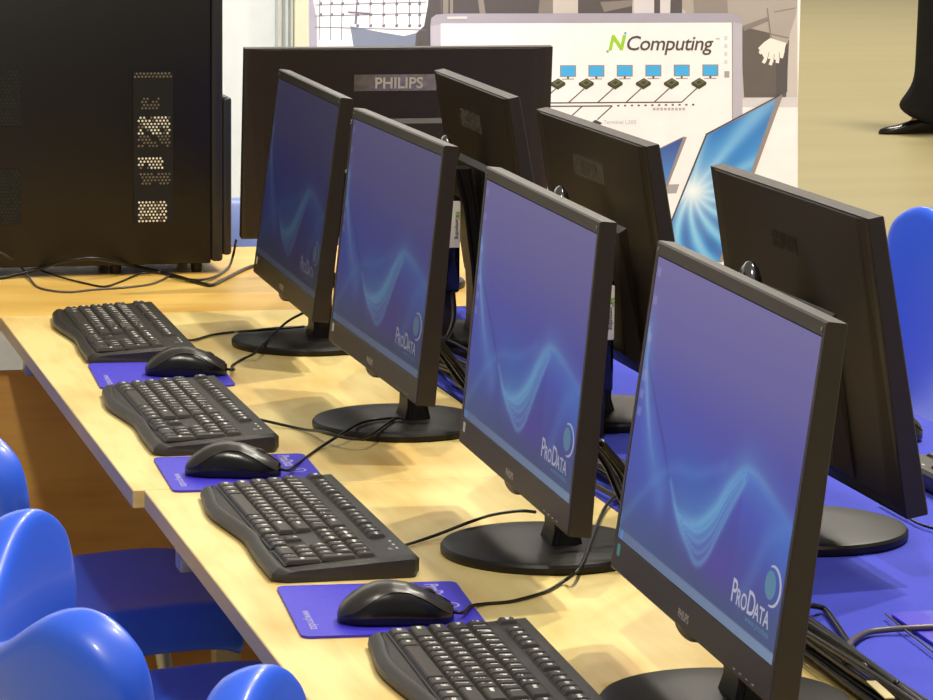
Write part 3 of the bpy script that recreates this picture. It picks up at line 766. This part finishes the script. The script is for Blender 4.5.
def vent(u0, u1, v0, v1, bands, mname):
    x0, z1 = tx(u0, v0); x1, z0 = tx(u1, v1)
    b = NB(); box(b, x0, x1, -.0012, .001, z0, z1, 0)
    nx = 11; st = (x1-x0)/nx; nz = int((z1-z0)/(st*.866)); rv = random.Random(3)
    for j in range(nz):
        z = z0+(j+.5)*(z1-z0)/nz; fv = 1-(j+.5)/nz
        for i in range(nx):
            x = x0+(i+.5+.5*(j % 2))*st
            if x > x1-st*.4: continue
            w = 0
            for (c0, c1, lo, hi, amp) in bands:
                if c0 <= fv <= c1: w = amp if lo <= (i+.5)/nx <= hi else 0
            nn = noise.noise(Vector((x*70, z*70, 3)))
            if w and nn > -.32+(.5 if w < 2 else 0)*.2:
                mi = 1 if (w == 2 and nn > -.2) else 2
                poly(b, [(x+st*.34*math.cos(PI/3*k+.5), -.0016, z+st*.34*math.sin(PI/3*k+.5)) for k in range(6)][::-1], mi)
    bmesh.ops.recalc_face_normals(b, faces=[f for f in b.faces if len(f.verts) == 4])
    for f in b.faces:
        if len(f.verts) == 6 and f.normal.y > 0: f.normal_flip()
    obj('vent', b, [M['ventdark'], M['ventlight'], M[mname]], tw)
vent(133, 173, 72, 222, [(.0, .05, 0, 1, 1), (.17, .24, .15, .6, 1), (.30, .42, .05, .9, 2), (.42, .49, .1, .9, 1), (.56, .64, .05, .75, 2), (.67, .76, .1, .95, 1), (.86, .995, .1, .85, 2)], 'ventgrey')
vent(-22, 21, 70, 126, [(0, 1, 0, 1, 1)], 'ventgreen')
vent(-22, 21, 170, 224, [(0, 1, 0, 1, 1)], 'ventgreen')

# ------------------------------------------------------------------ banner
BY = 3.05
bt = thing('roll_up_banner', 'wide white roll-up banner printed with people holding a diagram board', 'banner', (0, 0, 0))
bl, br_ = ony(308.5, 100, BY).x, ony(798, 100, BY).x
b = NB(); box(b, bl, br_, BY+.0005, BY+.004, .08, 2.1); obj('sheet', b, M['white'], bt)
b = NB(); box(b, bl-.02, br_+.02, BY-.07, BY+.08, 0, .085, bev=.012, seg=3); obj('base_cassette', b, M['metal'], bt, 40)
PR = []; PMI = {}
def pmi(n):
    if n not in PMI: PMI[n] = len(PR); PR.append(M[n])
    return PMI[n]
art = NB(); LAY = [0]
def bp(u, v, l): q = ony(u, v, BY); return Vector((q.x, BY-.0002*l, q.z))
def area(pts, m, l):
    LAY[0] += 1
    f = poly(art, [bp(u, v, l+LAY[0]*.004) for u, v in pts], pmi(m)); f.normal_update()
    if f.normal.y > 0: f.normal_flip()
def line(p, q, w, m, l):
    d = Vector((q[0]-p[0], q[1]-p[1], 0)); d.normalize(); n = (-d.y*w/2, d.x*w/2)
    area([(p[0]+n[0], p[1]+n[1]), (q[0]+n[0], q[1]+n[1]), (q[0]-n[0], q[1]-n[1]), (p[0]-n[0], p[1]-n[1])], m, l)
T = -60
# photo strip: people behind the board
area([(309, T), (797.5, T), (797.5, 98), (740, 98), (740, 60), (309, 60)], 'p_tan', 1)
area([(309, T), (330, T), (316, 60), (309, 60)], 'p_lilac', 2)
area([(314, T), (431, T), (428, 4), (424, 26), (416, 33), (404, 36), (380, 32), (352, 27), (354, 38), (330, 46), (317, 50), (317, 20), (313, 0)], 'p_plaid', 2)
area([(350, 26), (380, 32), (404, 36), (416, 33), (424, 26), (431, 20), (431, 60), (356, 60)], 'p_jean', 3)
area([(424, 26), (428, 4), (431, T), (441, T), (441, 60), (414, 60), (416, 34)], 'p_dark', 3)
area([(317, 48), (332, 43), (352, 39), (356, 60), (317, 60)], 'p_plaid', 4)
for k, u in enumerate((321, 332, 343, 358, 371, 384, 397, 410, 420)):
    line((u, T), (u-2+k*.2, 24 if u > 350 else 40), .8, 'p_line', 4)
for v in (-40, -24, -8, 2, 13, 24):
    line((315, v+3), (426, v+(0 if v < 20 else 6)), .8, 'p_line', 4)
for k, u in enumerate((321, 332, 343, 358, 371, 384, 397, 410, 420)):
    for v in (2, 13, 24):
        if v < 24 or u > 350: area([(u-1.8, v+.6), (u+1, v), (u+1, v+2.8), (u-1.8, v+3)], 'p_line', 5)
line((348, 12), (370, 13.5), 1.6, 'p_line', 5); line((358, -10), (355, 24), 1.4, 'p_line', 5)
area([(431, T), (453, T), (453, 16), (431, 16)], 'p_mid', 2)
for u in (436, 443, 450): line((u, T), (u-1, 16), 1.6, 'p_dark', 3)
area([(453, T), (552, T), (552, 16), (453, 16)], 'p_dark', 3)
area([(470, T), (474, T), (486, 16), (480, 16)], 'p_mid', 4); area([(545, T), (552, T), (553, 16), (538, 16)], 'p_fold', 4)
area([(578, T), (634, T), (632, 16), (578, 16)], 'p_dark', 3); area([(600, 2), (632, 0), (632, 6), (604, 12)], 'p_fold', 4)
area([(634, T), (672, T), (670, 16), (634, 16)], 'p_strip', 3); area([(654, T), (660, T), (660, 16), (654, 16)], 'p_dark', 4)
area([(672, T), (682, T), (682, 16), (670, 16)], 'p_dark', 3)
area([(682, T), (797, T), (797, 8), (788, 36), (770, 34), (745, 30), (730, 20), (690, 16), (682, 8)], 'p_shirt', 3)
area([(690, T), (724, T), (728, 16), (694, 16)], 'p_mid', 4)
area([(740, 26), (770, 33), (774, 40), (789, 40), (788, 60), (786, 97), (744, 97)], 'p_pants', 4)
area([(742, 26), (767, 17), (768, 21), (744, 31)], 'p_fold', 5)
area([(768, 8), (797, 0), (796, 14), (791, 30), (787, 44), (770, 40)], 'p_shirt', 5)
line((767, 8), (771, 38), 1.2, 'p_fold', 7); line((774, 12), (795, 8), 1.0, 'p_fold', 6); line((771, 34), (789, 38), 1.2, 'p_fold', 6)
area([(770, 38), (786, 43), (783, 56), (777, 60), (764, 58), (758, 48), (764, 42)], 'p_hand', 6)
for (x0, y0, x1, y1) in ((765, 50, 759, 53), (768, 54, 763, 63), (773, 56, 770, 65), (778, 55, 777, 63), (783, 50, 781, 58)):
    line((x0, y0), (x1, y1), 3.4, 'p_hand', 7)
for (x0, y0, x1, y1) in ((769, 52, 766.5, 61), (774, 54, 773.4, 63), (779, 52, 779.5, 60)): line((x0, y0), (x1, y1), .6, 'p_fold', 8)
area([(776, 58), (788, 44), (787, 92), (776, 97)], 'p_dark', 5)
# white lower field
area([(309, 98), (797.5, 98), (797.5, 900), (309, 900)], 'p_white', 6)
area([(739, 98), (797.5, 97), (797.5, 107), (739, 107)], 'p_strip', 7)
# board
area([(432, 300), (430, 26), (431, 18), (436, 14.5), (450, 13.5), (728, 13), (737, 14.5), (742, 20), (742.5, 300)], 'p_lilac', 9)
area([(432, 300), (430.5, 26), (441, 24), (441, 300)], 'p_frame', 10); area([(732.5, 22), (742, 24), (742.5, 300), (733, 300)], 'p_frame', 10)
line((731.8, 22), (732.6, 300), 1.1, 'p_bez', 11)
area([(440.5, 23.5), (731.5, 22.5), (732, 300), (440.5, 300)], 'p_white', 11)
area([(447, 16.5), (467, 16.2), (467, 18.8), (447, 19)], 'p_strip', 11)
for (x0, y0) in ((724, 36), (724, 44), (724, 52), (724, 60)): area([(x0, y0), (x0+3, y0), (x0+3, y0+4), (x0, y0+4)], 'p_strip', 12)
area([(724, 71), (729, 71), (729, 77.5), (724, 77.5)], 'p_grey', 12)
for k, u in enumerate((567.7, 596, 624.4, 653, 681.4, 710)):
    v = 71.3-.15*k
    area([(u-8, v-6.2), (u+8, v-6.2), (u+8, v+5.4), (u-8, v+5.4)], 'p_bez', 12); area([(u-6.9, v-5.2), (u+6.9, v-5.2), (u+6.9, v+4.6), (u-6.9, v+4.6)], 'p_blue', 13)
    area([(u-1, v+5.4), (u+1, v+5.4), (u+1, v+7.6), (u-1, v+7.6)], 'p_ink', 12); area([(u-6, v+7.4), (u+6, v+7.2), (u+6, v+8), (u-6, v+8.2)], 'p_bez', 12)
for k, u in enumerate((557.5, 585.9, 614.8, 643, 671, 698.5)):
    v = 83.6-.1*k
    line((u-2, v+5), (u-17.5, 102.4), 1.1, 'p_ink', 12)
    area([(u-7.6, v-.6), (u+.5, v-5.4), (u+7.6, v-1), (u+7.4, v+1.4), (u, v+6), (u-7.4, v+1.6)], 'p_box', 13)
    area([(u-5.6, v-.8), (u+.6, v-4.4), (u+5.6, v-1.2), (u-.4, v+2.6)], 'p_boxtop', 14); area([(u-3, v-.8), (u+.6, v-3), (u+3, v-1), (u-.4, v+1)], 'p_box', 15)
line((520, 103), (681.5, 102), 1.2, 'p_ink', 12); line((520, 106.4), (612, 105.8), 1.2, 'p_ink', 12)
line((612, 105.8), (597, 119.5), 1.1, 'p_ink', 12); line((582, 106), (570, 117), 1.1, 'p_ink', 12)
area([(589, 124), (595, 119.6), (602, 123), (596, 127)], 'p_box', 13)
for k in range(12): u = 618+k*6.8; v = 105.6-.1*k; area([(u-1.1, v-.8), (u+1.1, v-.8), (u+1.1, v+.8), (u-1.1, v+.8)], 'p_ink', 12)
for k in range(9): u = 652.5+k*3.7; area([(u, 107.6), (u+2.6, 107.6), (u+2.6, 110.2), (u, 110.2)], 'p_faint', 12)
def ptext(u, v, s, px, m, l, **k):
    mi = pmi(m); kk = dict(size=1); kk.update(k)
    vs, fs = text_polys(s, **kk); V = [art.verts.new(bp(u+x.x*px, v-x.y*px, l+.9)) for x in vs]
    for f in fs:
        try:
            q = art.faces.new([V[i] for i in f]); q.material_index = mi; q.normal_update()
            if q.normal.y > 0: q.normal_flip()
        except ValueError: pass
ptext(603, 123.8, 'Terminal L300', 5.6, 'p_faint', 12)
ptext(607.5, 49.5, 'N', 20.5, 'p_green', 12, shear=.22, bold=.035)
ptext(624.5, 50, 'Computing', 20.5, 'p_ink', 13, shear=.2, bold=.008, spacing=.93)
for u, v in ((625, 33), (607.2, 51.3)): area([(u+1.3*math.cos(k), v+1.3*math.sin(k)) for k in (0, 1, 2, 3, 4, 5)], 'p_cyan', 13)
ptext(715, 40, 'TM', 3, 'p_ink', 12)
# small and big printed screens
area([(655, 150), (683, 136.5), (686.5, 137), (667.5, 186), (662, 186), (652, 182)], 'p_bez', 13)
area([(664.5, 184.5), (679, 184), (676, 193), (661, 193.5)], 'p_grey', 12)
area([(669, 224), (705.5, 133.5), (780.5, 94), (782, 96), (722, 262), (660, 262)], 'p_bez', 14)
area([(669, 224), (705.5, 133.5), (780, 94.2), (780, 95.2), (706.6, 134.6), (671, 224)], 'p_bezd', 15)
obj('printed_artwork', art, PR, bt)
def grid_print(quad, fn, l, n=70):
    b = NB(); V = []; cols = []
    (ax, ay), (bx, by), (cx_, cy_), (dx, dy) = quad
    for j in range(n+1):
        r = []
        for i in range(n+1):
            s, t_ = i/n, j/n
            u = (ax*(1-s)+bx*s)*(1-t_)+(dx*(1-s)+cx_*s)*t_; v = (ay*(1-s)+by*s)*(1-t_)+(dy*(1-s)+cy_*s)*t_
            r.append(b.verts.new(bp(u, v, l))); cols.append((*srgb(fn(u, v)), 1))
        V.append(r)
    for j in range(n):
        for i in range(n): b.faces.new((V[j][i], V[j][i+1], V[j+1][i+1], V[j+1][i]))
    bmesh.ops.recalc_face_normals(b, faces=b.faces)
    if sum(f.normal.y for f in b.faces) > 0: bmesh.ops.reverse_faces(b, faces=b.faces)
    me = bpy.data.meshes.new('printed_screen'); b.to_mesh(me); b.free()
    a = me.color_attributes.new('pic', 'FLOAT_COLOR', 'POINT'); a.data.foreach_set('color', np.array(cols, np.float32).ravel())
    me.materials.append(M['printpic']); o = bpy.data.objects.new('printed_screen', me); C.objects.link(o); o.parent = bt; return o
M['printpic'] = pic_mat('print_starburst', emit=False)
def burst(u, v):
    du, dv = u-692, v-191; r = math.hypot(du, dv); a = math.degrees(math.atan2(dv, du))
    c = np.array((52, 128, 205), float)
    c = c*(1-min(1, max(0, (150-v)/60))*.45)+np.array((44, 76, 150))*min(1, max(0, (150-v)/60))*.45
    w = .5+.5*math.sin(u*.16+v*.07+2*math.sin(v*.05)); c = c*(1-.3*w)+np.array((110, 180, 235))*.3*w
    if dv > -6:
        rr = .5+.5*math.sin(math.radians(a+r*.35)*15); k = max(0, rr-.35)/.65*min(1, r/14); c = c*(1-.75*k)+np.array((150, 215, 248))*.75*k
        k2 = max(0, .3-rr)*1.5*min(1, r/30)*(dv > 10); c = c*(1-k2)+np.array((74, 78, 158))*k2
    else:
        for ang, s_ in ((-25, 5), (-50, 6), (-80, 7), (-115, 5)):
            g = math.exp(-((a-ang)/s_)**2)*.5; c = c*(1-g)+np.array((170, 220, 250))*g
    g = math.exp(-(r/15)**2); c = c*(1-g)+np.array((255, 255, 255))*g
    g = .55*math.exp(-(r/34)**2); c = c*(1-g)+np.array((225, 242, 255))*g
    return c
grid_print([(706.8, 135), (776, 98.8), (718, 262), (655, 262)], burst, 17)
grid_print([(655, 151), (682.5, 137.5), (664.5, 186), (652, 186)], lambda u, v: np.array((60, 82, 150))*(1-(v-137)/50)+np.array((90, 150, 225))*((v-137)/50), 15.5, 12)

# ------------------------------------------------------------------ plastic shell chairs
def make_chair():
    t = thing('plastic_chair', '', 'chair')
    prof = [(.235, .412, .175, .016), (.247, .432, .19, .02), (.225, .452, .205, .022), (.15, .455, .215, .022), (.05, .446, .215, .022), (-.06, .440, .205, .022), (-.135, .452, .19, .026),
            (-.178, .49, .18, .03), (-.197, .55, .185, .034), (-.212, .62, .205, .040), (-.226, .69, .235, .048), (-.236, .745, .252, .052), (-.246, .785, .256, .05), (-.254, .808, .250, .044)]
    nt_ = 28; P = prof; FR = []; BK = []
    for k, (x, z, hw, th) in enumerate(P):
        a0, a1 = P[max(k-1, 0)], P[min(k+1, len(P)-1)]; tg = Vector((a1[0]-a0[0], a1[1]-a0[1])).normalized(); nx_, nz_ = -tg.y, tg.x
        if k == 0: nx_, nz_ = -.4, -.9
        bk = max(0, min(1, (z-.47)/.28)) if k > 6 else 0; tp = max(0, min(1, (z-.70)/.09)) if k > 6 else 0
        fr, bb = [], []
        for i in range(nt_+1):
            s = -1+2*i/nt_; a = abs(s); y = hw*s
            fx = x+bk*(.105*a**2.2); fz = z+tp*(.046*math.exp(-((a-.80)/.24)**2)-.030*math.exp(-(a/.40)**2)-.016*max(0, (a-.88)/.12)**2)
            if k <= 6: fz += .012*a**2.5*(1 if 1 < k < 6 else .3)-.006*(1-a*a)*(2 < k < 6)-.055*(max(0, a-.82)/.18)**1.6*(k > 0)
            sl = bk*.105*2.2*a**1.2/max(hw, .1)              # the back follows the sideways curve
            tt = th*(1-.25*max(0, (a-.8)/.2)**2)
            fr.append((fx, y, fz)); bb.append((fx+nx_*tt, y+math.copysign(min(.5, sl)*tt*.8, s)*(k > 6), fz+nz_*tt))
        FR.append(fr); BK.append(bb)
    b = NB(); VF = [[b.verts.new(p) for p in r] for r in FR]; VB = [[b.verts.new(p) for p in r] for r in BK]
    n_, m_ = len(VF), nt_
    for k in range(n_-1):
        for i in range(m_):
            b.faces.new((VF[k][i], VF[k][i+1], VF[k+1][i+1], VF[k+1][i])); b.faces.new((VB[k][i], VB[k+1][i], VB[k+1][i+1], VB[k][i+1]))
        for i in (0, m_): b.faces.new((VF[k][i], VF[k+1][i], VB[k+1][i], VB[k][i]))
    for k in (0, n_-1):
        for i in range(m_): b.faces.new((VF[k][i], VF[k][i+1], VB[k][i+1], VB[k][i]))
    bmesh.ops.recalc_face_normals(b, faces=b.faces)
    o = obj('shell', b, M['chair'], t, 180)
    s = o.modifiers.new('round', 'SUBSURF'); s.levels = 2; s.render_levels = 2
    for sx, sy in ((1, 1), (1, -1), (-1, 1), (-1, -1)):
        b = NB(); tube(b, [(.15*sx-.02, .14*sy, .425), (.18*sx-.02, .165*sy, .2), (.215*sx-.02, .19*sy, .006)], .011, 10); obj('leg', b, M['metal'], t, 180)
    b = NB(); tube(b, [(.13, -.14, .42), (-.17, -.14, .42)], .009, 8, sm=False); tube(b, [(.13, .14, .42), (-.17, .14, .42)], .009, 8, sm=False)
    tube(b, [(.13, -.14, .42), (.13, .14, .42)], .009, 8, sm=False); tube(b, [(-.17, -.14, .42), (-.17, .14, .42)], .009, 8, sm=False)
    obj('seat_frame', b, M['metal'], t, 180)
    return t
ch = make_chair()
chs = [ch]+[copy_tree(ch) for _ in range(5)]
for t, (x, y, r, lab) in zip(chs, [(-.066, -.475, .0, 'blue plastic chair nearest the lower left corner with both back lobes in view'),
                                   (-.068, .41, .0, 'blue plastic chair at the left picture edge, half hidden by the one before it'),
                                   (-.075, 1.09, .0, 'farthest blue plastic chair by the tables, only its shaded seat in view'),
                                   (.045, -1.13, .0, 'blue plastic chair of which only a back corner shows at the bottom picture edge'),
                                   (1.302, 1.69, PI-.12, 'blue plastic chair beyond the blue cloth at the right picture edge'),
                                   (.53, 2.72, -PI/2, 'pale blue chair glimpsed behind the back table between tower and turned monitor')]):
    t.location = (x, y, 0); t.rotation_euler = (0, 0, r); t.scale = (1, 1.04, .988); t['label'] = lab; t['group'] = 'blue plastic chairs'
chs[4].scale = (1, 1.04, 1.012)
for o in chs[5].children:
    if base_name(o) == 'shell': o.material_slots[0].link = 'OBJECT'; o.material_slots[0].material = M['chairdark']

# ------------------------------------------------------------------ person far behind
def skin(name, verts, edges, m, parent, root=0, sub=2):
    me = bpy.data.meshes.new(name); me.from_pydata([v[0] for v in verts], edges, []); me.materials.append(m)
    o = bpy.data.objects.new(name, me); C.objects.link(o); o.parent = parent
    o.modifiers.new('skin', 'SKIN')
    bpy.context.view_layer.update()
    for i, v in enumerate(verts):
        me.skin_vertices[0].data[i].radius = v[1]; me.skin_vertices[0].data[i].use_root = (i == root)
    o.modifiers['skin'].use_smooth_shade = True
    s = o.modifiers.new('sub', 'SUBSURF'); s.levels = sub; s.render_levels = sub
    return o
sp_ = onz(900, 136, -DT)
pr_ = thing('person', 'person in black trousers and black shoes standing far off at the upper right', 'person', (sp_.x+.19, sp_.y, 0))
# faces -x; one foot ahead
body = [((0, 0, .95), (.15, .17)), ((.03, .09, .90), (.085, .085)), ((.03, .10, .50), (.055, .055)), ((.02, .10, .09), (.038, .038)), ((-.10, .10, .04), (.036, .026)),
        ((.05, -.09, .90), (.085, .085)), ((.12, -.10, .50), (.06, .06)), ((.22, -.10, .09), (.04, .04)), ((.11, -.10, .04), (.04, .028)),
        ((0, 0, 1.15), (.13, .16)), ((0, 0, 1.38), (.12, .17)), ((-.01, 0, 1.50), (.055, .055)), ((-.02, 0, 1.62), (.095, .075)), ((-.02, 0, 1.74), (.08, .07)),
        ((0, .19, 1.40), (.055, .055)), ((.02, .25, 1.12), (.042, .042)), ((-.08, .26, .90), (.03, .03)), ((-.11, .26, .80), (.03, .022)),
        ((0, -.19, 1.40), (.055, .055)), ((.03, -.25, 1.12), (.042, .042)), ((-.04, -.26, .88), (.03, .03)), ((-.06, -.26, .78), (.03, .022))]
E_ = [(0, 1), (1, 2), (2, 3), (3, 4), (0, 5), (5, 6), (6, 7), (7, 8), (0, 9), (9, 10), (10, 11), (11, 12), (12, 13), (10, 14), (14, 15), (15, 16), (16, 17), (10, 18), (18, 19), (19, 20), (20, 21)]
skin('body', body, E_, M['skin'], pr_)
tv = [((.05, 0, .98), (.17, .19)), ((.04, .09, .86), (.125, .108)), ((.03, .10, .50), (.118, .09)), ((.02, .10, .22), (.115, .085)), ((-.02, .10, .12), (.15, .088)), ((-.05, .10, .05), (.165, .085)),
      ((.05, -.09, .86), (.108, .108)), ((.12, -.10, .50), (.092, .09)), ((.20, -.10, .20), (.088, .085)), ((.21, -.10, .08), (.105, .085))]
skin('trousers', tv, [(0, 1), (1, 2), (2, 3), (3, 4), (4, 5), (0, 6), (6, 7), (7, 8), (8, 9)], M['trouser'], pr_)
shv = [((0, 0, 1.0), (.16, .18)), ((0, 0, 1.18), (.15, .18)), ((0, 0, 1.37), (.14, .19)), ((0, 0, 1.46), (.08, .09)), ((0, .20, 1.40), (.075, .075)), ((.02, .25, 1.14), (.06, .06)), ((-.05, .26, .96), (.05, .05)),
       ((0, -.20, 1.40), (.075, .075)), ((.03, -.25, 1.14), (.06, .06)), ((-.02, -.26, .96), (.05, .05))]
skin('shirt', shv, [(0, 1), (1, 2), (2, 3), (2, 4), (4, 5), (5, 6), (2, 7), (7, 8), (8, 9)], M['shirt'], pr_)
b = NB(); bmesh.ops.create_uvsphere(b, u_segments=20, v_segments=12, radius=1)
for v in b.verts: v.co = Vector((v.co.x*.105+.0, v.co.y*.09, 1.73+v.co.z*.09 if v.co.z > -.2 else 1.73-.018))
obj('hair', b, M['hair'], pr_, 180)
for fx, fy in ((-.02, .10), (.23, -.10)):
    b = NB(); secs = []
    for s, w, h in ((0, .028, .05), (.03, .036, .075), (.10, .036, .085), (.16, .04, .06), (.22, .046, .042), (.27, .038, .034), (.30, .02, .024), (.308, .008, .012)):
        secs.append([(fx+.07-s, fy+w*math.cos(a), max(0, h*.5+h*.5*math.sin(a))) for a in [2*PI*k/14 for k in range(14)]])
    rings(b, secs); bmesh.ops.recalc_face_normals(b, faces=b.faces); obj('shoe', b, M['shoe'], pr_, 60)

# ------------------------------------------------------------------ light
w = bpy.data.worlds.new('world'); bpy.context.scene.world = w; w.use_nodes = True
bg = w.node_tree.nodes['Background']; bg.inputs[0].default_value = (1.0, .93, .83, 1); bg.inputs[1].default_value = .28
def lamp(name, loc, target, watts, size, col=(1, .93, .8), spread=PI):
    l = bpy.data.lights.new(name, 'AREA'); l.energy = watts; l.shape = 'DISK'; l.size = size; l.color = col; l.spread = spread
    o = bpy.data.objects.new(name, l); C.objects.link(o); o.location = loc
    o.rotation_euler = (Vector(target)-Vector(loc)).to_track_quat('-Z', 'Y').to_euler(); return o
def spot(name, loc, target, watts, ang, blend=.6, col=(1, .95, .9), size=.15):
    l = bpy.data.lights.new(name, 'SPOT'); l.energy = watts; l.spot_size = math.radians(ang); l.spot_blend = blend; l.color = col; l.shadow_soft_size = size
    o = bpy.data.objects.new(name, l); C.objects.link(o); o.location = loc
    o.rotation_euler = (Vector(target)-Vector(loc)).to_track_quat('-Z', 'Y').to_euler(); return o
tgt = Vector((.35, .3, DT))
lamp('hall_lamp', tgt+Vector((.42, .29, .86)).normalized()*6.5, tgt, 205, .26)
lamp('hall_lamp', tgt+Vector((.29, -.05, .95)).normalized()*6.5, tgt, 205, .26)
lamp('hall_lamp', tgt+Vector((-.26, -.62, .85)).normalized()*7, tgt, 185, .4)
spot('fill_spot', (1.2, 1.2, 3.6), (1.2, 3.05, 1.1), 225, 50)  # added spot with no visible source, brightens the banner
spot('fill_spot', (-.2, 1.6, 3.6), (.2, 3.5, 1.45), 360, 44, .5, (.97, 1, 1))  # added likewise, brightens the white partition
lamp('hall_lamp', (6, 9, 10), (6, 11, 0), 680, 2.0)
lamp('hall_lamp', (7, 18, 10), (7, 19, 0), 680, 2.0)
vs = bpy.context.scene.view_settings
vs.view_transform = 'Standard'; vs.look = 'None'; vs.exposure = 0; vs.gamma = 1; vs.use_curve_mapping = False
